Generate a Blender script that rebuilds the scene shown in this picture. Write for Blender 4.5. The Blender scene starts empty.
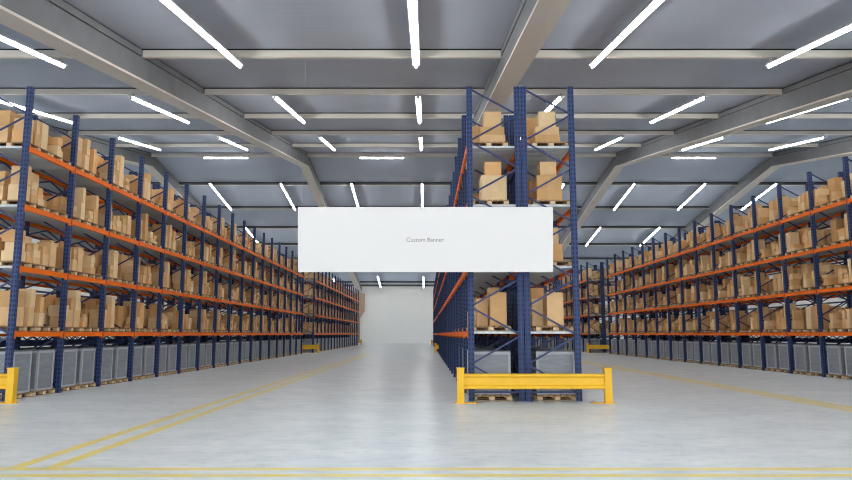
import bpy, bmesh, math, random
from mathutils import Vector, Matrix
from mathutils.bvhtree import BVHTree

C = bpy.context.scene.collection
D = bpy.data
rng = random.Random(7)

# ------------------------------------------------------------------ measures
CAM_H, FOCAL, PITCH = 1.70, 690.0, math.atan(94 / 690.0)
BAY, FRAME_D, RACK_H = 2.48, 1.43, 8.36
LEVELS = [1.77, 3.48, 5.12, 6.72]
ROW_Y, ROW_Y2, NBAY = 18.06, 64.3, 17
ROOF_H0, ROOF_S, RIDGE, FAR = 9.87, 0.1555, 73.0, 137.5
X_LEFT, X_RIGHT, Y_NEAR = -47.9, 55.6, -14.0
GIRDERS = [-30.1, -13.15, 3.72, 20.95, 37.9]


def roof_z(y):
    return ROOF_H0 + ROOF_S * (y if y < RIDGE else 2 * RIDGE - y)


# ------------------------------------------------------------------ materials
def srgb(r, g, b):
    f = lambda c: (c / 255 / 12.92) if c / 255 <= 0.04045 else ((c / 255 + 0.055) / 1.055) ** 2.4
    return (f(r), f(g), f(b), 1.0)


def material(name, col, rough=0.6, metal=0.0, vary=0.0, scale=3.0, stretch=(1, 1, 1), spec=0.5):
    m = D.materials.new(name)
    m.use_nodes = True
    nt = m.node_tree
    b = nt.nodes['Principled BSDF']
    b.inputs['Roughness'].default_value = rough
    b.inputs['Metallic'].default_value = metal
    b.inputs['Specular IOR Level'].default_value = spec
    b.inputs['Base Color'].default_value = col
    if vary:
        tc = nt.nodes.new('ShaderNodeTexCoord')
        mp = nt.nodes.new('ShaderNodeMapping')
        mp.inputs['Scale'].default_value = stretch
        nz = nt.nodes.new('ShaderNodeTexNoise')
        nz.inputs['Scale'].default_value = scale
        nz.inputs['Detail'].default_value = 5
        rp = nt.nodes.new('ShaderNodeValToRGB')
        rp.color_ramp.elements[0].position = 0.3
        rp.color_ramp.elements[1].position = 0.7
        rp.color_ramp.elements[0].color = tuple(c * (1 - vary) for c in col[:3]) + (1,)
        rp.color_ramp.elements[1].color = tuple(min(1, c * (1 + vary)) for c in col[:3]) + (1,)
        nt.links.new(tc.outputs['Object'], mp.inputs['Vector'])
        nt.links.new(mp.outputs['Vector'], nz.inputs['Vector'])
        nt.links.new(nz.outputs['Fac'], rp.inputs['Fac'])
        nt.links.new(rp.outputs['Color'], b.inputs['Base Color'])
    return m


def ribbed(m, axis, period, strength, dist=0.02):
    """corrugation of a sheet: a wave along one object axis drives the bump"""
    nt = m.node_tree
    b = nt.nodes['Principled BSDF']
    tc = nt.nodes.new('ShaderNodeTexCoord')
    w = nt.nodes.new('ShaderNodeTexWave')
    w.wave_type, w.bands_direction, w.wave_profile = 'BANDS', axis, 'SIN'
    w.inputs['Scale'].default_value = 2 * math.pi / (20 * period) 
    bp = nt.nodes.new('ShaderNodeBump')
    bp.inputs['Strength'].default_value = strength
    bp.inputs['Distance'].default_value = dist
    nt.links.new(tc.outputs['Object'], w.inputs['Vector'])
    nt.links.new(w.outputs['Fac'], bp.inputs['Height'])
    nt.links.new(bp.outputs['Normal'], b.inputs['Normal'])
    return m


def maths(nt, op, a, b=None, c=None):
    n = nt.nodes.new('ShaderNodeMath')
    n.operation = op
    for i, v in enumerate((a, b, c)):
        if v is None:
            continue
        if isinstance(v, (int, float)):
            n.inputs[i].default_value = v
        else:
            nt.links.new(v, n.inputs[i])
    return n.outputs[0]


def upright_material():
    """blue enamel with two columns of punched slots on the broad faces"""
    m = material('blue_enamel_slotted', srgb(50, 68, 114), 0.5, spec=0.3)
    nt = m.node_tree
    b = nt.nodes['Principled BSDF']
    tc = nt.nodes.new('ShaderNodeTexCoord')
    sx = nt.nodes.new('ShaderNodeSeparateXYZ')
    nt.links.new(tc.outputs['Object'], sx.inputs[0])
    zf = maths(nt, 'FRACT', maths(nt, 'DIVIDE', sx.outputs['Z'], 0.125))
    zin = maths(nt, 'LESS_THAN', maths(nt, 'ABSOLUTE', maths(nt, 'SUBTRACT', zf, 0.5)), 0.27)
    hole = None
    for s in ('X', 'Y'):
        d = maths(nt, 'ABSOLUTE', maths(nt, 'SUBTRACT', maths(nt, 'ABSOLUTE', sx.outputs[s]), 0.040))
        h = maths(nt, 'MULTIPLY', maths(nt, 'LESS_THAN', d, 0.018), zin)
        hole = h if hole is None else maths(nt, 'MAXIMUM', hole, h)
    mx = nt.nodes.new('ShaderNodeMixRGB')
    mx.inputs[1].default_value = srgb(52, 71, 116)
    mx.inputs[2].default_value = srgb(22, 30, 62)
    nt.links.new(hole, mx.inputs[0])
    nt.links.new(mx.outputs[0], b.inputs['Base Color'])
    return m


def floor_material():
    m = material('polished_concrete', srgb(205, 212, 214), 0.3)
    nt = m.node_tree
    L = nt.links.new
    b = nt.nodes['Principled BSDF']
    tc = nt.nodes.new('ShaderNodeTexCoord')
    mp = nt.nodes.new('ShaderNodeMapping')
    mp.inputs['Scale'].default_value = (0.55, 1.0, 1)
    L(tc.outputs['Object'], mp.inputs[0])

    def noise(scale, detail, rough, lo, hi, c0, c1):
        n = nt.nodes.new('ShaderNodeTexNoise')
        n.inputs['Scale'].default_value = scale
        n.inputs['Detail'].default_value = detail
        n.inputs['Roughness'].default_value = rough
        L(mp.outputs[0], n.inputs['Vector'])
        r = nt.nodes.new('ShaderNodeValToRGB')
        r.color_ramp.elements[0].position, r.color_ramp.elements[1].position = lo, hi
        r.color_ramp.elements[0].color, r.color_ramp.elements[1].color = c0, c1
        L(n.outputs['Fac'], r.inputs[0])
        return n, r

    n1, r1 = noise(0.9, 9, 0.72, 0.34, 0.66, srgb(223, 232, 235), srgb(247, 252, 253))
    n2, r2 = noise(4.5, 9, 0.78, 0.33, 0.52, srgb(216, 225, 228), (1, 1, 1, 1))
    mul = nt.nodes.new('ShaderNodeMixRGB')
    mul.blend_type = 'MULTIPLY'
    mul.inputs[0].default_value = 0.8
    L(r1.outputs[0], mul.inputs[1])
    L(r2.outputs[0], mul.inputs[2])
    # painted aisle lines: two pairs along the racks, one pair across the front
    sx = nt.nodes.new('ShaderNodeSeparateXYZ')
    L(tc.outputs['Object'], sx.inputs[0])
    X, Y = sx.outputs['X'], sx.outputs['Y']

    def strip(v, c, w):
        return maths(nt, 'LESS_THAN', maths(nt, 'ABSOLUTE', maths(nt, 'SUBTRACT', v, c)), w / 2)

    lines = None
    for c, wd in ((-5.28, .19), (-4.80, .19), (9.51, .25), (9.90, .25)):
        s = strip(X, c, wd)
        lines = s if lines is None else maths(nt, 'MAXIMUM', lines, s)
    ahead = maths(nt, 'MULTIPLY', maths(nt, 'GREATER_THAN', Y, 9.0), maths(nt, 'LESS_THAN', Y, 60))
    lines = maths(nt, 'MULTIPLY', lines, ahead)
    for c in (9.08, 8.68):
        lines = maths(nt, 'MAXIMUM', lines, strip(Y, c, 0.17))
    wear = nt.nodes.new('ShaderNodeMapRange')
    wear.inputs['From Min'].default_value, wear.inputs['From Max'].default_value = 0.36, 0.56
    wear.inputs['To Min'].default_value, wear.inputs['To Max'].default_value = 0.45, 0.95
    L(n2.outputs['Fac'], wear.inputs['Value'])
    fac = maths(nt, 'MULTIPLY', lines, wear.outputs[0])
    mx = nt.nodes.new('ShaderNodeMixRGB')
    L(fac, mx.inputs[0])
    L(mul.outputs[0], mx.inputs[1])
    mx.inputs[2].default_value = srgb(255, 230, 84)
    L(mx.outputs[0], b.inputs['Base Color'])
    rr = nt.nodes.new('ShaderNodeMapRange')
    rr.inputs['To Min'].default_value, rr.inputs['To Max'].default_value = 0.25, 0.33
    L(n1.outputs['Fac'], rr.inputs['Value'])
    L(rr.outputs[0], b.inputs['Roughness'])
    return m


M = {
    'blue': upright_material(),
    'brace': material('blue_enamel', srgb(38, 52, 100), 0.45),
    'brace_light': material('blue_enamel_rear', srgb(48, 66, 112), 0.5),
    'orange': material('orange_enamel', srgb(243, 114, 10), 0.5, spec=0.25),
    'deck': material('galvanised_deck', srgb(196, 201, 205), 0.5, 0.1, 0.05),
    'wood': material('pallet_wood', srgb(156, 126, 90), 0.75, 0, 0.15, 4, (1, 6, 1)),
    'block': material('pallet_block_wood', srgb(222, 196, 156), 0.75, 0, 0.12, 4),
    'cage': ribbed(material('grey_container_steel', srgb(140, 146, 155), 0.55, 0.1, 0.12, 3, (1, 1, 5)), 'Z', 0.2, 0.2),
    'cage_frame': material('container_frame_steel', srgb(182, 187, 194), 0.5, 0.1),
    'cage_lid': material('container_lid', srgb(128, 134, 142), 0.6),
    'yellow': material('safety_yellow', srgb(244, 192, 32), 0.38, 0, 0.03),
    'floor': floor_material(),
    'roof': ribbed(material('roof_sheet', srgb(182, 191, 207), 0.85, 0.0, 0.03, 0.3, spec=0.2), 'Y', 0.5, 0.25),
    'purlin': material('purlin_steel', srgb(228, 223, 214), 0.7, spec=0.2),
    'purlin_shade': material('purlin_steel_shade', srgb(92, 94, 98), 0.7, spec=0.2),  # far-slope purlins: the shade on their faces is put into the colour
    'gap_shade': material('painted_gap_shade', srgb(22, 23, 26), 0.8),  # black strips that paint the shadow in purlin and girder gaps
    'girder': material('girder_steel', srgb(116, 119, 123), 0.6, 0, 0.08, 1.0, spec=0.25),
    'flange': material('girder_flange_steel', srgb(218, 212, 204), 0.6, spec=0.25),
    'wall': ribbed(material('wall_cladding', srgb(243, 243, 240), 0.6, 0, 0.02, 0.2), 'Z', 1.0, 0.25),
    'column': material('column_primer', srgb(176, 150, 128), 0.6),
    'white': material('banner_vinyl', srgb(236, 235, 234), 0.6, spec=0.2),
    'ink': material('banner_ink', srgb(140, 140, 142), 0.7),
    'housing': material('lamp_housing', srgb(190, 192, 194), 0.4),
    'wire': material('steel_wire', srgb(190, 192, 194), 0.4, 0.6),
}
CARD = [('tan', material('cardboard_tan', srgb(226, 188, 138), 0.75, 0, 0.05, 5)),
        ('pale', material('cardboard_pale', srgb(234, 204, 158), 0.75, 0, 0.05, 5)),
        ('brown', material('cardboard_brown', srgb(212, 168, 114), 0.75, 0, 0.05, 5)),
        ('orange-tan', material('cardboard_warm', srgb(228, 178, 120), 0.75, 0, 0.05, 5))]
lamp = D.materials.new('lamp_tube')
lamp.use_nodes = True
_b = lamp.node_tree.nodes['Principled BSDF']
_b.inputs['Emission Color'].default_value = (1.0, 0.985, 0.96, 1)
_b.inputs['Emission Strength'].default_value = 15.5
M['lamp'] = lamp


# ------------------------------------------------------------------ mesh helpers
class MB:
    def __init__(self):
        self.v, self.f, self.mi = [], [], []

    def box(self, x0, x1, y0, y1, z0, z1, mi=0):
        n = len(self.v)
        self.v += [(x0, y0, z0), (x1, y0, z0), (x1, y1, z0), (x0, y1, z0),
                   (x0, y0, z1), (x1, y0, z1), (x1, y1, z1), (x0, y1, z1)]
        for q in ((0, 3, 2, 1), (4, 5, 6, 7), (0, 1, 5, 4), (1, 2, 6, 5), (2, 3, 7, 6), (3, 0, 4, 7)):
            self.f.append(tuple(n + i for i in q))
            self.mi.append(mi)
        return self

    def bar(self, a, b, w, t, side=Vector((0, 1, 0)), mi=0):
        """rectangular bar from a to b; t is its size along `side`, w across"""
        a, b = Vector(a), Vector(b)
        d = (b - a).normalized()
        s = (side - d * side.dot(d)).normalized() * t / 2
        u = d.cross(s).normalized() * w / 2
        n = len(self.v)
        for p in (a, b):
            self.v += [tuple(p - s - u), tuple(p + s - u), tuple(p + s + u), tuple(p - s + u)]
        for q in ((0, 1, 2, 3), (7, 6, 5, 4), (0, 4, 5, 1), (1, 5, 6, 2), (2, 6, 7, 3), (3, 7, 4, 0)):
            self.f.append(tuple(n + i for i in q))
            self.mi.append(mi)
        return self

    def prism(self, pts, y0, y1, mi=0, axis='y'):
        """profile (x,z) pushed along y, or (y,z) pushed along x"""
        n, k = len(self.v), len(pts)
        for e in (y0, y1):
            self.v += [(p[0], e, p[1]) if axis == 'y' else (e, p[0], p[1]) for p in pts]
        self.f += [tuple(n + i for i in range(k)), tuple(n + k + i for i in reversed(range(k)))]
        self.mi += [mi, mi]
        for i in range(k):
            j = (i + 1) % k
            self.f.append((n + i, n + k + i, n + k + j, n + j))
            self.mi.append(mi)
        return self

    def tube(self, a, b, r, seg=12, mi=0):
        a, b = Vector(a), Vector(b)
        d = (b - a).normalized()
        s = d.orthogonal().normalized()
        u = d.cross(s)
        n = len(self.v)
        for p in (a, b):
            for i in range(seg):
                t = 2 * math.pi * i / seg
                self.v.append(tuple(p + (s * math.cos(t) + u * math.sin(t)) * r))
        self.f += [tuple(n + i for i in reversed(range(seg))), tuple(n + seg + i for i in range(seg))]
        self.mi += [mi, mi]
        for i in range(seg):
            j = (i + 1) % seg
            self.f.append((n + i, n + j, n + seg + j, n + seg + i))
            self.mi.append(mi)
        return self

    def mesh(self, name, mats, bevel=0.0):
        me = D.meshes.new(name)
        me.from_pydata(self.v, [], self.f)
        for m in (mats if isinstance(mats, (list, tuple)) else [mats]):
            me.materials.append(m)
        me.polygons.foreach_set('material_index', self.mi)
        bm = bmesh.new()
        bm.from_mesh(me)
        bmesh.ops.recalc_face_normals(bm, faces=bm.faces)
        if bevel:
            bmesh.ops.bevel(bm, geom=list(bm.edges), offset=bevel, segments=2, profile=0.7, affect='EDGES', clamp_overlap=True)
        bm.to_mesh(me)
        bm.free()
        me.update()
        return me


def link(name, me, loc=(0, 0, 0), parent=None):
    o = D.objects.new(name, me)
    o.location = loc
    if parent:
        o.parent = parent
    C.objects.link(o)
    return o


def tag(o, label, cat, group=None, kind=None):
    o['label'] = label
    o['category'] = cat
    if group:
        o['group'] = group
    if kind:
        o['kind'] = kind
    return o


def struct(name, me, loc=(0, 0, 0)):
    o = link(name, me, loc)
    o['kind'] = 'structure'
    return o


ORD = ['first', 'second', 'third', 'fourth', 'fifth', 'sixth', 'seventh', 'eighth', 'ninth', 'tenth', 'eleventh',
       'twelfth', 'thirteenth', 'fourteenth', 'fifteenth', 'sixteenth', 'seventeenth', 'eighteenth']

# ------------------------------------------------------------------ the building
struct('floor', MB().box(X_LEFT, X_RIGHT, -30, FAR + 0.3, -0.25, 0).mesh('floor', M['floor']))
r = MB()
r.prism([(Y_NEAR, roof_z(Y_NEAR)), (RIDGE, roof_z(RIDGE)), (FAR + .3, roof_z(FAR + .3)), (FAR + .3, roof_z(FAR + .3) + .25),
         (RIDGE, roof_z(RIDGE) + .25), (Y_NEAR, roof_z(Y_NEAR) + .25)], X_LEFT - .3, X_RIGHT + .3, axis='x')
struct('ceiling', r.mesh('ceiling', M['roof']))
struct('wall_back', MB().box(X_LEFT, X_RIGHT, FAR, FAR + .3, 0, roof_z(FAR) - .04).mesh('wall_back', M['wall']))
for nm, xa, xb in (('wall_left', X_LEFT - .3, X_LEFT), ('wall_right', X_RIGHT, X_RIGHT + .3)):
    w = MB().prism([(Y_NEAR, 0), (FAR + .3, 0), (FAR + .3, roof_z(FAR + .3)), (RIDGE, roof_z(RIDGE)), (Y_NEAR, roof_z(Y_NEAR))], xa, xb, axis='x')
    struct(nm, w.mesh(nm, M['wall']))

# purlins run across the hall between the girders, with painted black gap shadow between each and the sheeting
spans = []
edges = [X_LEFT] + GIRDERS + [X_RIGHT]
for a, b in zip(edges[:-1], edges[1:]):
    spans.append((a + (0.04 if a in GIRDERS else 0), b - (0.04 if b in GIRDERS else 0)))
PURLINS = [RIDGE + 8.62 * k for k in range(-9, 8) if k != 0 and RIDGE + 8.62 * k < FAR - 1] + [FAR - 1.2]
for y in PURLINS:
    m = MB()
    z = roof_z(y)
    for a, b in spans:
        s = -1 if y < RIDGE else 1          # cold formed channels, backs turned away from the ridge
        if y < RIDGE:
            m.box(a, b, y - .11, y - .09, z - .40, z - .09, 0)
        else:
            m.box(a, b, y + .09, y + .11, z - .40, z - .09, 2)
        m.box(a, b, y - .09, y + .09, z - .40, z - .38, 0)
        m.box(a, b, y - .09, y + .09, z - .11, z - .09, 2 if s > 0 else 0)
        if s > 0:
            m.box(a, b, y - .11, y - .09, z - .40, z - .35, 0)
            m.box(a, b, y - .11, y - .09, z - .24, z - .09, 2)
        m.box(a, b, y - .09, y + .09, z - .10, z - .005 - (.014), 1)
    struct('roof_purlin', m.mesh('roof_purlin', [M['purlin'], M['gap_shade'], M['purlin_shade']]))
m = MB()
for a, b in spans:
    m.box(a, b, RIDGE - .14, RIDGE + .14, roof_z(RIDGE) - .45, roof_z(RIDGE) - .12, 0)
struct('ridge_purlin', m.mesh('ridge_purlin', [M['purlin']]))
# portal girders: I sections that follow the two roof slopes
for gx in GIRDERS:
    m = MB()

    def slope_band(x0, x1, d0, d1, mi):
        ys = [Y_NEAR, RIDGE, FAR]
        m.prism([(y, roof_z(y) - d1) for y in ys] + [(y, roof_z(y) - d0) for y in reversed(ys)], gx + x0, gx + x1, mi, axis='x')

    slope_band(-.32, .32, .42, 1.48, 0)
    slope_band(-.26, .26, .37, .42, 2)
    slope_band(-.34, .34, .09, .37, 0)
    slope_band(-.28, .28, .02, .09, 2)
    slope_band(-.47, .47, 1.48, 1.58, 1)
    struct('roof_girder', m.mesh('roof_girder', [M['girder'], M['flange'], M['gap_shade']]))
    c = MB()
    zt = roof_z(FAR - .4) - 1.60
    c.box(gx - .45, gx + .08, FAR - .62, FAR - .56, 0, zt)
    c.box(gx - .45, gx + .08, FAR - .08, FAR - .02, 0, zt)
    c.box(gx - .22, gx - .14, FAR - .56, FAR - .08, 0, zt)
    c.prism([(gx + .08, zt), (gx + 1.0, zt), (gx + 1.0, zt - 3.4), (gx + .08, zt - 5.0)], FAR - .56, FAR - .08)
    struct('wall_column', c.mesh('wall_column', M['column']))

# ------------------------------------------------------------------ ceiling lights
PITCHES = [8.08, 8.08, 8.17, 8.32, 8.42, 8.45, 8.45]
ROWS = [(2.5, 12.6), (20.4, 30.3), (37.8, 47.2), (55.2, 64.2), (80.3, 89.7), (97.2, 106.6), (126.8, 135.6)]
ROWN = ['unseen row overhead', 'nearest row', 'second row', 'third row', 'fourth row',
        'fifth row', 'row by the back wall']


def ceiling_light(a, b, label):
    """a, b: end points on the tube axis"""
    a, b = Vector(a), Vector(b)
    mid = (a + b) / 2
    d = (b - a).normalized()
    up = Vector((1, 0, 0)).cross(d) if abs(d.x) < .5 else Vector((0, 0, 1))
    if up.z < 0:
        up = -up
    a0, b0 = a - mid, b - mid
    h = MB().bar(a0 + up * .10, b0 + up * .085, .05, .34, Vector((1, 0, 0)) if abs(d.x) < .5 else Vector((0, 1, 0)))
    t = link('ceiling_light', h.mesh('lamp_housing', M['housing']), mid)
    tag(t, label, 'ceiling light', 'white tube lights under the roof')
    tb = MB().tube(a0 + d * .04, b0 - d * .04, .06, 14).mesh('tube', M['lamp'])
    link('tube', tb, parent=t)
    for e, s in ((a0, 1), (b0, -1)):
        link('end_cap', MB().tube(e - d * s * .03, e + d * s * .05, .072, 12).mesh('end_cap', M['housing']), parent=t)
        p = e + d * s * .25 + up * .11
        link('bracket', MB().box(p.x - .04, p.x + .04, p.y - .04, p.y + .04, p.z, p.z + .22).mesh('bracket', M['housing']), parent=t)
    return t


def seen_x(x, y, z):
    z -= CAM_H
    dd = y * math.cos(PITCH) + z * math.sin(PITCH)
    return 426 + FOCAL * x / dd, 240 - FOCAL * (-y * math.sin(PITCH) + z * math.cos(PITCH)) / dd


for (y0, y1), rn, pitch in zip(ROWS, ROWN, PITCHES):
    vis = []
    for x in (-0.45 + pitch * k for k in range(-4, 6)):
        z0, z1 = roof_z(y0) - .74, roof_z(y1) - .74
        p, q = seen_x(x, y0, z0), seen_x(x, y1, z1)
        out = max(p[0], q[0]) < -60 or min(p[0], q[0]) > 912
        if out and y0 > 15:
            continue
        vis.append((x, z0, z1, -20 < q[0] < 872))
    nseen = 0
    for x, z0, z1, s in vis:
        if y0 < 15:
            nseen += 1
            lab = 'white tube light over the unseen front end, %s from the left' % ORD[nseen - 1]
        else:
            nseen += 1
            lab = 'white tube light in the %s, %s from the left' % (rn, ORD[nseen - 1])
        ceiling_light((x, y0, z0), (x, y1, z1), lab)
for k, x in enumerate([-38.6, -21.7, -4.8, 12.1, 29.0]):
    ceiling_light((x - 2.4, RIDGE - .05, roof_z(RIDGE) - .62), (x + 2.4, RIDGE - .05, roof_z(RIDGE) - .62),
                  'short crosswise tube light at the roof ridge, %s from the left' % ORD[k])

# ------------------------------------------------------------------ racks
LEVEL_WORD = ['lowest', 'second', 'third', 'top']


class Row:
    def __init__(self, key, xf, d, y0, label, say):
        self.key, self.xf, self.d, self.y0, self.label, self.say = key, xf, d, y0, label, say
        self.xb = xf + d * FRAME_D

    def xr(self, b0, b1):
        """depth interval measured from the row's aisle face -> world x interval"""
        a, b = self.xf + self.d * b0, self.xf + self.d * b1
        return min(a, b), max(a, b)


LX, CX, RX = -10.69, 1.10, 15.82
ROWSET = [
    Row('LF', LX, -1, ROW_Y, 'tall blue and orange pallet rack lining the left of the aisle, nearest section', 'left rack'),
    Row('LB', LX - FRAME_D - .03, -1, ROW_Y, 'blue pallet rack standing back to back behind the nearest left rack', 'left back rack'),
    Row('CL', CX, 1, ROW_Y, 'blue pallet rack left of the pair ending at the front yellow barrier', 'middle-left rack'),
    Row('CR', CX + FRAME_D + .03 + FRAME_D, -1, ROW_Y, 'blue pallet rack right of the pair ending at the front yellow barrier', 'middle-right rack'),
    Row('RF', RX, 1, ROW_Y, 'tall blue and orange pallet rack lining the right side, nearest section', 'right rack'),
    Row('RB', RX + FRAME_D + .03, 1, ROW_Y, 'blue pallet rack standing back to back behind the nearest right rack', 'right back rack'),
    Row('LF2', -10.35, -1, ROW_Y2, 'distant blue pallet rack on the left beyond the small yellow barrier', 'far left rack'),
    Row('LB2', -10.35 - FRAME_D - .03, -1, ROW_Y2, 'distant blue rack hidden behind the far left rack beyond the gap', 'far left back rack'),
    Row('CL2', CX, 1, ROW_Y2, 'distant blue rack continuing the middle rack beyond the gap', 'far middle rack'),
    Row('RF2', 15.0, 1, ROW_Y2, 'distant blue pallet rack on the right behind the small yellow barrier', 'far right rack'),
    Row('RB2', 15.0 + FRAME_D + .03, 1, ROW_Y2, 'distant blue rack standing back to back with the far right rack', 'far right back rack'),
]

# every piece that may be shown: (kind, row, data, aabb); counted later by looking from the camera
pieces = []


def piece(kind, row, aabb, **kw):
    kw.update(kind=kind, row=row, bb=aabb, px=0)
    pieces.append(kw)
    return kw


def make_load(seed, kind=None, sparse=False):
    """boxes on a 1.1 x 1.0 pallet: (a0,a1,b0,b1,z0,z1,tier,col,depth-row); a runs left to right, b away from the aisle"""
    q = random.Random(seed)
    out = []
    if kind == 'pair':
        return [(.19, .92, .12, .84, 0, .707, 'bottom', 'centre', 'front'), (.31, .78, .2, .68, .71, 1.1, 'top', 'centre', 'front')]
    if kind == 'three':
        return [(.17, .90, .12, .84, 0, .237, 'bottom', 'centre', 'front'), (.19, .88, .14, .8, .24, .467, 'middle', 'centre', 'front'),
                (.30, .80, .2, .68, .47, .92, 'top', 'centre', 'front')]
    if kind == 'tall':
        return [(.40, .86, .10, .56, 0, .88, 'only', 'right', 'front'), (.06, .38, .58, .96, 0, .74, 'only', 'left', 'rear'),
                (.42, .84, .6, .98, 0, .547, 'bottom', 'right', 'rear'), (.46, .8, .62, .96, .55, .82, 'top', 'right', 'rear')]
    cols = q.choice([2, 3, 3])
    cuts = [0.03] + sorted(q.uniform(.3, .8) for _ in range(cols - 1)) + [1.07]
    if cols == 3:
        cuts = [.03, q.uniform(.32, .42), q.uniform(.66, .78), 1.07]
    names = ['left', 'right'] if cols == 2 else ['left', 'middle', 'right']
    for c in range(cols):
        w = cuts[c + 1] - cuts[c]
        if q.random() < .06 or (sparse and (c == cols - 1 or q.random() < .45)):
            continue
        n = q.choice([1, 2, 2, 3, 3])
        z, tot = 0, q.uniform(.32, 1.2)
        cw = min(w - .02, q.uniform(.24, .44))
        ca = cuts[c] + q.uniform(0, max(0, w - .02 - cw))
        for t in range(n):
            h = tot / n * q.uniform(.7, 1.15)
            s = 0 if t == 0 else q.uniform(0, .06)
            jig = q.uniform(-.02, .02) if t else 0
            db = q.uniform(.38, .5)
            f = q.uniform(.02, .08)
            tier = 'only' if n == 1 else ('bottom' if t == 0 else ('top' if t == n - 1 else 'middle'))
            out.append((max(.01, ca + s + jig), min(1.09, ca + cw - s + jig), f, f + db, z, z + h - .003, tier, names[c], 'front'))
            z += h
    # the row at the back of the pallet
    split = q.uniform(.4, .7)
    for c, (a0, a1) in enumerate(((.04, split - .01), (split + .01, 1.06))):
        z, n = 0, q.choice([1, 1, 2])
        tot = q.uniform(.62, 1.12)
        if sparse and c:
            tot, a1 = q.uniform(.35, .9), a1 - q.uniform(0, .2)
        for t in range(n):
            tier = 'only' if n == 1 else ('bottom' if t == 0 else 'top')
            s = 0 if t == 0 else .04
            out.append((a0 + s, a1 - s, .61, .97 - s, z, z + tot / n - .003, tier, ['left', 'right'][c], 'rear'))
            z += tot / n
    return out


LOADS = [make_load(100 + i) for i in range(14)]
SPARSE = [make_load(300 + i, None, True) for i in range(14)]
SPECIAL = {k: make_load(0, k) for k in ('pair', 'three', 'tall')}
PALLET_W, PALLET_D, PALLET_H = 1.12, 1.04, 0.14

for ri, row in enumerate(ROWSET):
    for i in range(NBAY + 1):
        y = row.y0 + i * BAY
        for b in (0, FRAME_D - .14):
            x0, x1 = row.xr(b, b + .14)
            piece('upright', row, (x0, x1, y - .06, y + .06, 0, RACK_H), i=i, deep=b > 0)
    for i in range(NBAY):
        ya, yb = row.y0 + i * BAY + .06, row.y0 + (i + 1) * BAY - .06
        for l, z in enumerate(LEVELS):
            for b in (-.015, FRAME_D - .06):
                x0, x1 = row.xr(b, b + .06)
                piece('beam', row, (x0, x1, ya, yb, z - .14, z - .003), i=i, l=l, deep=b > .1)
            x0, x1 = row.xr(.10, FRAME_D - .10)
            piece('deck', row, (x0, x1, ya - .05, yb + .05, z - .06, z), i=i, l=l)
        for l in range(-1, 4):
            z = 0 if l < 0 else LEVELS[l] + .003
            for k in range(2):
                yc = (ya + yb) / 2 + (k - .5) * 1.17
                x0, x1 = row.xr(.08, .08 + PALLET_D)
                P = piece('pallet', row, (x0, x1, yc - PALLET_W / 2, yc + PALLET_W / 2, z, z + PALLET_H), i=i, l=l, k=k)
                if l < 0:
                    x0, x1 = row.xr(.09, .09 + 1.02)
                    piece('container', row, (x0, x1, yc - .42, yc + .42, PALLET_H + .003, PALLET_H + 1.12), i=i, k=k)
                    continue
                if row.key in ('CL', 'CR') and i == 0 and k == 0:
                    ld = SPECIAL[('tall', 'three', 'pair', 'three')[l]]
                else:
                    ld = (SPARSE if k and row.key not in ('LB', 'RB') else LOADS)[(i * 5 + l * 3 + k * 7 + ri * 2 + (i * l) % 3) % 14]
                centre_end = row.key in ('CL', 'CR')
                for n, (a0, a1, b0, b1, z0, z1, tier, col, dep) in enumerate(ld):
                    if centre_end and i == 0 and k == 0:
                        # seen from the end of the row: across is x, away is y
                        xa = row.xf + .22 if row.d > 0 else row.xf - .13 - PALLET_D
                        bb = (xa + a0 * .94, xa + a1 * .94, yc - .52 + b0, yc - .52 + b1, z + PALLET_H + .003 + z0, z + PALLET_H + .003 + z1)
                    else:
                        x0, x1 = row.xr(.08 + b0, .08 + b1)
                        if row.d < 0:      # left rack: near is left in the picture
                            bb = (x0, x1, yc - .55 + a0, yc - .55 + a1, z + PALLET_H + .003 + z0, z + PALLET_H + .003 + z1)
                        else:
                            bb = (x0, x1, yc + .55 - a1, yc + .55 - a0, z + PALLET_H + .003 + z0, z + PALLET_H + .003 + z1)
                    piece('box', row, bb, i=i, l=l, k=k, tier=tier, col=col, dep=dep,
                          shade=(n * 7 + i * 3 + l * 5 + k + ri) % 11)

# barriers and banner also hide what is behind them
BANNER_Y, BANNER_W, BANNER_H = 17.3, 6.45, 1.645
BANNER_Z = CAM_H + BANNER_Y * math.tan(PITCH)
hide = [(-.013 - BANNER_W / 2, -.013 + BANNER_W / 2, BANNER_Y - .02, BANNER_Y + .02, BANNER_Z - .81, BANNER_Z + .81)]

# how much of each piece the camera sees: one ray per picture point
verts, polys, owner = [], [], []
for pi, bb in enumerate([p['bb'] for p in pieces] + hide):
    t = MB().box(*bb)
    n = len(verts)
    verts += t.v
    polys += [tuple(n + i for i in f) for f in t.f]
    owner += [pi] * 6
tree = BVHTree.FromPolygons(verts, polys)
cp, sp = math.cos(PITCH), math.sin(PITCH)
org = Vector((0, 0, CAM_H))
for py in range(80, 410):
    v = (240 - py - .5) / FOCAL
    fy, fz = cp - v * sp, sp + v * cp
    for px in range(852):
        hit = tree.ray_cast(org, Vector(((px + .5 - 426) / FOCAL, fy, fz)))
        if hit[2] is not None and owner[hit[2]] < len(pieces):
            pieces[owner[hit[2]]]['px'] += 1
del verts, polys, owner, tree


def top(kind, n, row=None):
    s = [p for p in pieces if p['kind'] == kind and (row is None or p['row'] is row)]
    s.sort(key=lambda p: -p['px'])
    keep = [p for p in s[:n] if p['px'] > 0]
    ids = {id(p) for p in keep}
    return keep, [p for p in s if id(p) not in ids]


def merged(ps):
    m = MB()
    for p in ps:
        m.box(*p['bb'], p.get('mi', 0))
    return m


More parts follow.
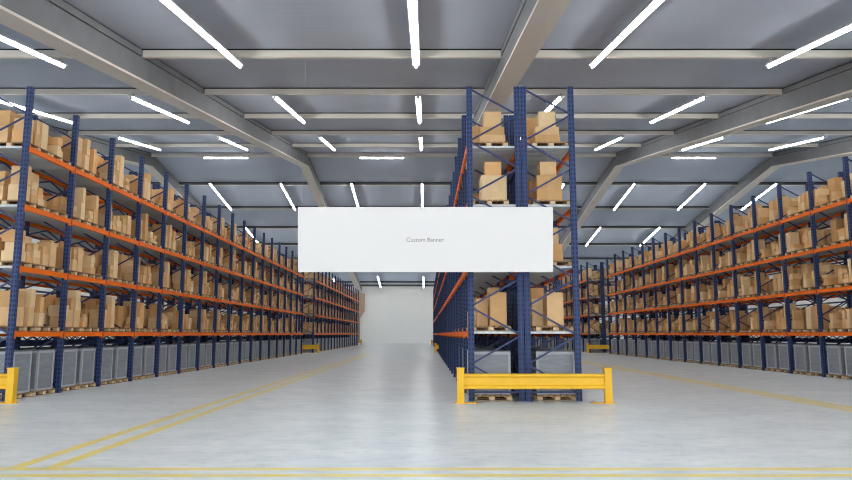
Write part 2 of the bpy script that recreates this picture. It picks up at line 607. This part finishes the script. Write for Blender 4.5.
# shared meshes for the rack parts
def upright_mesh():
    m = MB()
    # omega channel: web towards the aisle, two flanges, lips at the rear
    m.box(-.075, .075, -.06, .06, .0, RACK_H)
    m.box(-.08, .08, -.075, .075, 0, .012)
    return m.mesh('upright', M['blue'])


def beam_mesh():
    L = BAY - .12
    m = MB()
    m.box(-.03, .03, -L / 2, L / 2, -.137, 0)
    m.box(-.036, .036, -L / 2, L / 2, -.137, -.12)
    m.box(-.036, .036, -L / 2, L / 2, -.02, -.001)
    for s in (-1, 1):
        m.box(-.036, .036, s * L / 2 - .04, s * L / 2 + .003, -.19, .02)
    return m.mesh('beam', M['orange'])


def bracing_mesh():
    m = MB()
    z, s, step = RACK_H - .06, 0, .74
    a, b = .10, FRAME_D - .10
    while z - step > .1:
        p, q = (a, 0, z), (b, 0, z - step + .05)
        if s:
            p, q = (b, 0, z), (a, 0, z - step + .05)
        m.bar(p, q, .045, .03)
        z -= step
        s ^= 1
    m.bar((a, 0, .22), (b, 0, .22), .045, .03)
    return m.mesh('frame_bracing', M['brace'])


def deck_mesh():
    L = BAY - .02
    W = FRAME_D - .20
    m = MB().box(-W / 2, W / 2, -L / 2, L / 2, -.02, -.001)
    n = 18
    for k in range(n):                  # folded ribs under the sheet
        y = -L / 2 + (k + .5) * L / n
        m.box(-W / 2, W / 2, y - .035, y + .035, -.062, -.02)
    for t in (-1, 1):
        m.box(-W / 2, W / 2, *sorted((t * L / 2, t * (L / 2 - .02))), -.062, -.02)
    return m.mesh('shelf_deck', M['deck'])


def rear_mesh():
    L = BAY / 2 - .06
    m = MB().box(-.02, .02, -L, L, 1.33, 1.50)
    m.bar((-.01, -L, .1), (-.01, L, 1.33), .05, .02, Vector((1, 0, 0)))
    m.bar((.01, L, .1), (.01, -L, 1.33), .05, .02, Vector((1, 0, 0)))
    for k in range(4):
        y = -L + k * L / 2
        m.bar((0, y, 1.5), (0, y + L / 4, 1.63), .03, .02, Vector((1, 0, 0)))
        m.bar((0, y + L / 2, 1.5), (0, y + L / 4, 1.63), .03, .02, Vector((1, 0, 0)))
    return m.mesh('rear_bracing', M['brace_light'])


def truss_mesh():
    L = BAY / 2 - .06
    m = MB().box(-.015, .015, -L, L, -.50, -.44)
    m.bar((0, -L, -.47), (0, 0, -.15), .045, .02, Vector((1, 0, 0)))
    m.bar((0, L, -.47), (0, 0, -.15), .045, .02, Vector((1, 0, 0)))
    return m.mesh('rear_truss', M['brace_light'])


me_truss = truss_mesh()
me_rear = rear_mesh()
me_up, me_beam, me_brace, me_deck = upright_mesh(), beam_mesh(), bracing_mesh(), deck_mesh()
for row in ROWSET:
    base = Vector(((row.xf + row.xb) / 2, row.y0 + NBAY * BAY / 2, 0))
    root = D.objects.new('pallet_rack', None)
    root.empty_display_size = .5
    root.location = base
    C.objects.link(root)
    tag(root, row.label, 'pallet rack', 'blue and orange pallet racks')

    def mid(p):
        x0, x1, y0, y1, z0, z1 = p['bb']
        return Vector(((x0 + x1) / 2, (y0 + y1) / 2, 0)) - base

    for p in pieces:
        if p['row'] is not row:
            continue
        if p['kind'] == 'upright':
            link('upright', me_up, mid(p), root)
        elif p['kind'] == 'deck':
            link('shelf_deck', me_deck, mid(p) + Vector((0, 0, p['bb'][5])), root)
    keep, rest = top('beam', 100, row)
    for p in keep:
        link('beam', me_beam, mid(p) + Vector((0, 0, p['bb'][5])), root)
    if rest:
        o = link('beam', merged(rest).mesh('beam_rest', M['orange']), -base, root)
        o['kind'] = 'stuff'
    for i in range(NBAY + 1):
        link('frame_bracing', me_brace, Vector((min(row.xf, row.xb), row.y0 + i * BAY, 0)) - base, root)
    for i in range(NBAY):
        at = Vector((row.xb - row.d * .02, row.y0 + (i + .5) * BAY, 0)) - base
        link('rear_bracing', me_rear, at, root)
        for z in (LEVELS[1:] if row.key not in ('LB', 'RB', 'LB2', 'RB2') else ()):
            link('rear_truss', me_truss, at + Vector((0, 0, z)), root)

# ------------------------------------------------------------------ loads on the racks
first_bay = {}
for p in pieces:
    if p['px'] > 0 and p['kind'] in ('box', 'container'):
        k = p['row'].key
        first_bay[k] = min(first_bay.get(k, 99), p['i'])


def bay_word(p):
    return ORD[p['i'] - first_bay.get(p['row'].key, 0)] + ' bay'


def pallet_word(p):
    return 'near pallet' if p['k'] == 0 else 'far pallet'


# wooden pallets: skids run front to back, their ends face the aisle
def pallet_deck(m):
    for j in range(7):
        x = -PALLET_D / 2 + j * (PALLET_D - .11) / 6
        m.box(x, x + .11, -PALLET_W / 2, PALLET_W / 2, PALLET_H - .022, PALLET_H)
    for y in (-PALLET_W / 2, -.06, PALLET_W / 2 - .12):
        m.box(-PALLET_D / 2, PALLET_D / 2, y, y + .12, PALLET_H - .042, PALLET_H - .022)
    return m


def runner(m, y, mi=1):
    for x in (-PALLET_D / 2, -.07, PALLET_D / 2 - .14):
        m.box(x, x + .14, y, y + .12, .018, PALLET_H - .042, mi)
    return m.box(-PALLET_D / 2, PALLET_D / 2, y, y + .12, 0, .018, 0)


RUN_Y = (-PALLET_W / 2, -.06, PALLET_W / 2 - .12)
me_pdeck = pallet_deck(MB()).mesh('pallet_deck', M['wood'])
me_prun = [runner(MB(), y).mesh('runner', [M['wood'], M['block']]) for y in RUN_Y]
_m = pallet_deck(MB())
for y in RUN_Y:
    runner(_m, y, 1)
me_pallet = _m.mesh('wooden_pallet', [M['wood'], M['block']])

keep, rest = top('pallet', 300)
for n, p in enumerate(keep):
    x0, x1, y0, y1, z0, z1 = p['bb']
    loc = ((x0 + x1) / 2, (y0 + y1) / 2, z0)
    where = 'floor' if p['l'] < 0 else LEVEL_WORD[p['l']] + ' shelf'
    what = 'under a grey container' if p['l'] < 0 else 'under boxes'
    lab = 'wooden pallet %s, %s in %s, %s, %s' % (what, 'nearer one' if p['k'] == 0 else 'farther one', bay_word(p), where, p['row'].say)
    if n < 60:
        o = link('wooden_pallet', me_pdeck, loc)
        for r_ in me_prun:
            link('runner', r_, parent=o)
    else:
        o = link('wooden_pallet', me_pallet, loc)
    tag(o, lab, 'pallet', 'wooden pallets in the racks')
if rest:
    m = MB()
    for p in rest:
        x0, x1, y0, y1, z0, z1 = p['bb']
        m.box(x0, x1, y0, y1, z1 - .04, z1)
        for f in (0, .455, .91):
            y = y0 + f * (y1 - y0)
            m.box(x0, x1, y, y + .1, z0, z1 - .04, 1)
    tag(link('wooden_pallet', m.mesh('pallets_rest', [M['wood'], M['block']])), 'many small pale wooden pallets under the loads deep in the racks', 'pallet', kind='stuff')

# grey containers on the floor level
def container_parts():
    w, l, h = .51, .42, 1.117
    body = MB().box(-w + .02, w - .02, -l + .02, l - .02, .03, h - .05).mesh('container_body', M['cage'])
    f = MB()
    for sx in (-1, 1):
        for sy in (-1, 1):
            f.box(*sorted((sx * w, sx * (w - .06))), *sorted((sy * l, sy * (l - .06))), 0, h - .03)
    for z0, z1 in ((0, .05), (h - .09, h - .03)):
        for s in (-1, 1):
            f.box(*sorted((s * w, s * (w - .03))), -l + .06, l - .06, z0, z1)
            f.box(-w + .06, w - .06, *sorted((s * l, s * (l - .03))), z0, z1)
    frame = f.mesh('container_frame', M['cage_frame'])
    lid = MB().box(-w - .005, w + .005, -l - .005, l + .005, h - .03, h).mesh('container_lid', M['cage_lid'])
    return body, frame, lid


cb, cf, cl = container_parts()
keep, rest = top('container', 300)
for p in keep:
    x0, x1, y0, y1, z0, z1 = p['bb']
    o = link('storage_container', cb, ((x0 + x1) / 2, (y0 + y1) / 2, z0))
    link('frame', cf, parent=o)
    link('lid', cl, parent=o)
    tag(o, 'grey ribbed container on floor pallet, %s in %s of %s' % ('nearer one' if p['k'] == 0 else 'farther one', bay_word(p), p['row'].say),
        'container', 'grey containers along the rack floors')
if rest:
    tag(link('storage_container', merged(rest).mesh('containers_rest', M['cage'])), 'grey containers deep under the racks, mostly hidden', 'container', kind='stuff')

# cardboard boxes
SHADE = [0, 1, 2, 0, 3, 1, 0, 2, 3, 0, 1]
mesh_cache = {}


def carton(sx, sy, sz, mat):
    """closed carton: body, two top flaps with the slit between them"""
    key = (round(sx, 3), round(sy, 3), round(sz, 3), mat.name)
    if key not in mesh_cache:
        m = MB().box(-sx / 2, sx / 2, -sy / 2, sy / 2, 0, sz - .012)
        g = .006
        if sx > sy:
            m.box(-sx / 2, sx / 2, -sy / 2, -g, sz - .012, sz).box(-sx / 2, sx / 2, g, sy / 2, sz - .012, sz)
        else:
            m.box(-sx / 2, -g, -sy / 2, sy / 2, sz - .012, sz).box(g, sx / 2, -sy / 2, sy / 2, sz - .012, sz)
        mesh_cache[key] = m.mesh('cardboard_box', mat, .004)
    return mesh_cache[key]


keep, rest = top('box', 300)
labels = {}
for p in keep:
    x0, x1, y0, y1, z0, z1 = p['bb']
    shade, mat = CARD[SHADE[p['shade']]]
    o = link('cardboard_box', carton(x1 - x0, y1 - y0, z1 - z0, mat), ((x0 + x1) / 2, (y0 + y1) / 2, z0))
    h, w = z1 - z0, max(x1 - x0, y1 - y0)
    shape = 'upright' if h > 1.25 * w else ('flat' if h < .6 * w else 'squarish')
    tier = {'only': 'single'}.get(p['tier'], p['tier'])
    lab = '%s %s cardboard box, %s %s %s, %s, %s, %s shelf, %s' % (shade, shape, tier, p['dep'], p['col'], pallet_word(p), bay_word(p), LEVEL_WORD[p['l']], p['row'].say)
    labels[lab] = labels.get(lab, 0) + 1
    tag(o, lab, 'box', 'cardboard boxes on the racks')
print('LABELS', len(labels), 'of', len(keep), max(len(k.split()) for k in labels), 'min px', keep[-1]['px'], 'rest', len(rest), 'rest px', sum(p['px'] for p in rest))
for p in rest:
    p['mi'] = SHADE[p['shade']]
tag(link('cardboard_box', merged(rest).mesh('boxes_rest', [m for _, m in CARD])), 'hundreds of small brown cardboard boxes filling the racks into the distance', 'box', kind='stuff')

# ------------------------------------------------------------------ yellow barriers
def barrier(x0, x1, y, label):
    """floor mounted guard: two posts with caps and foot plates, one ridged rail between them"""
    root = D.objects.new('guard_barrier', None)
    root.empty_display_size = .3
    root.location = ((x0 + x1) / 2, y, 0)
    C.objects.link(root)
    tag(root, label, 'barrier', 'yellow rack end barriers')
    h = (x1 - x0) / 2
    for s in (-1, 1):
        xc = s * (h - .10)
        p = MB().box(xc - .09, xc + .09, -.09, .09, .015, .84).mesh('post', M['yellow'], .008)
        po = link('post', p, parent=root)
        link('cap', MB().box(xc - .102, xc + .102, -.102, .102, .84, .868).mesh('cap', M['yellow'], .006), parent=po)
        fx = sorted((s * (h - .06) + s * .10, s * (h - .06) - s * .44))
        plate = MB().box(fx[0], fx[1], -.15, .15, 0, .016)
        for bx in (fx[0] + .05, fx[1] - .05):
            for by in (-.11, .11):
                plate.tube((bx, by, .016), (bx, by, .035), .016, 8)
        link('foot_plate', plate.mesh('foot_plate', M['yellow']), parent=po)
    a, b = -h + .19, h - .19
    prof = [(-.03, .34), (.045, .34), (.045, .72), (-.03, .72), (-.06, .70), (-.06, .655), (-.022, .625), (-.022, .445), (-.06, .415), (-.06, .36)]
    link('rail', MB().prism(prof, a, b, axis='x').mesh('rail', M['yellow']), parent=root)
    return root


barrier(.76, 4.63, 17.52, 'large yellow steel barrier in front of the middle rack end')
barrier(-14.0, -10.22, 17.52, 'yellow barrier cut off by the left edge before the left rack')
barrier(-11.45, -9.72, 63.6, 'small distant yellow barrier at the gap in the left racks')
barrier(14.66, 18.0, 63.6, 'small distant yellow barrier at the gap in the right racks')
barrier(.78, 4.6, 63.6, 'distant yellow barrier peeping out left of the middle rack')
barrier(-12.6, -9.9, 107.6, 'tiny farthest yellow barrier at the end of the left racks')
barrier(.76, 4.6, 107.6, 'tiny farthest yellow barrier by the back wall beside middle rack')

# ------------------------------------------------------------------ overlay graphic, built as a panel on wires
root = D.objects.new('overlay_banner', None)
root.empty_display_size = .3
root.location = (-.013, BANNER_Y, BANNER_Z + .012)
root.rotation_euler = (PITCH, 0, 0)
C.objects.link(root)
tag(root, 'wide blank white overlay banner with small grey lettering hung before the middle rack', 'banner')
link('panel', MB().box(-BANNER_W / 2, BANNER_W / 2, -.012, .012, -BANNER_H / 2, BANNER_H / 2).mesh('panel', M['white']), parent=root)
cu = D.curves.new('lettering', 'FONT')
cu.body = 'Custom Banner'
cu.size = .165
cu.align_x, cu.align_y = 'CENTER', 'CENTER'
cu.extrude = .001
tmp = D.objects.new('lettering_curve', cu)
C.objects.link(tmp)
bpy.context.view_layer.update()
tm = D.meshes.new_from_object(tmp.evaluated_get(bpy.context.evaluated_depsgraph_get()))
D.objects.remove(tmp)
xs = [v.co.x for v in tm.vertices]
k = .945 / (max(xs) - min(xs))
tm.transform(Matrix.Rotation(math.pi / 2, 4, 'X') @ Matrix.Diagonal((k, k, 1, 1)))
tm.materials.clear()
tm.materials.append(M['ink'])
o = link('lettering', tm, (-.01, -.0135, -.01), root)
o['label'] = 'small grey words Custom Banner'
inv = Matrix.Rotation(-PITCH, 4, 'X')
for s in (-1, 1):
    a = Vector((s * (BANNER_W / 2 - .1), 0, BANNER_H / 2 - .005))
    up = inv @ Vector((0, 0, 1))
    world_y = BANNER_Y - math.sin(PITCH) * a.z
    ln = roof_z(world_y) - (BANNER_Z + math.cos(PITCH) * a.z) - .02
    link('wire', MB().tube(a, a + up * ln, .0016, 6).mesh('wire', M['wire']), parent=root)

# ------------------------------------------------------------------ added fill light through an end left open for it; camera
w = D.worlds.new('open_end_fill')
bpy.context.scene.world = w
w.use_nodes = True
w.node_tree.nodes['Background'].inputs['Color'].default_value = (1, .985, .965, 1)
w.node_tree.nodes['Background'].inputs['Strength'].default_value = 1.45

cam = D.cameras.new('camera')
cam.sensor_width = 36
cam.lens = FOCAL * 36 / 852
cam.clip_end = 400
co = D.objects.new('camera', cam)
co.location = (0, 0, CAM_H)
co.rotation_euler = (math.pi / 2 + PITCH, 0, 0)
C.objects.link(co)
sc = bpy.context.scene
sc.camera = co
sc.view_settings.view_transform = 'Standard'
sc.view_settings.look = 'None'
sc.view_settings.exposure = 1.33
sc.view_settings.gamma = 1.0
sc.view_settings.use_curve_mapping = False
sc.cycles.use_denoising = True
sc.cycles.filter_width = 1.1
sc.cycles.max_bounces = 8
sc.cycles.diffuse_bounces = 5
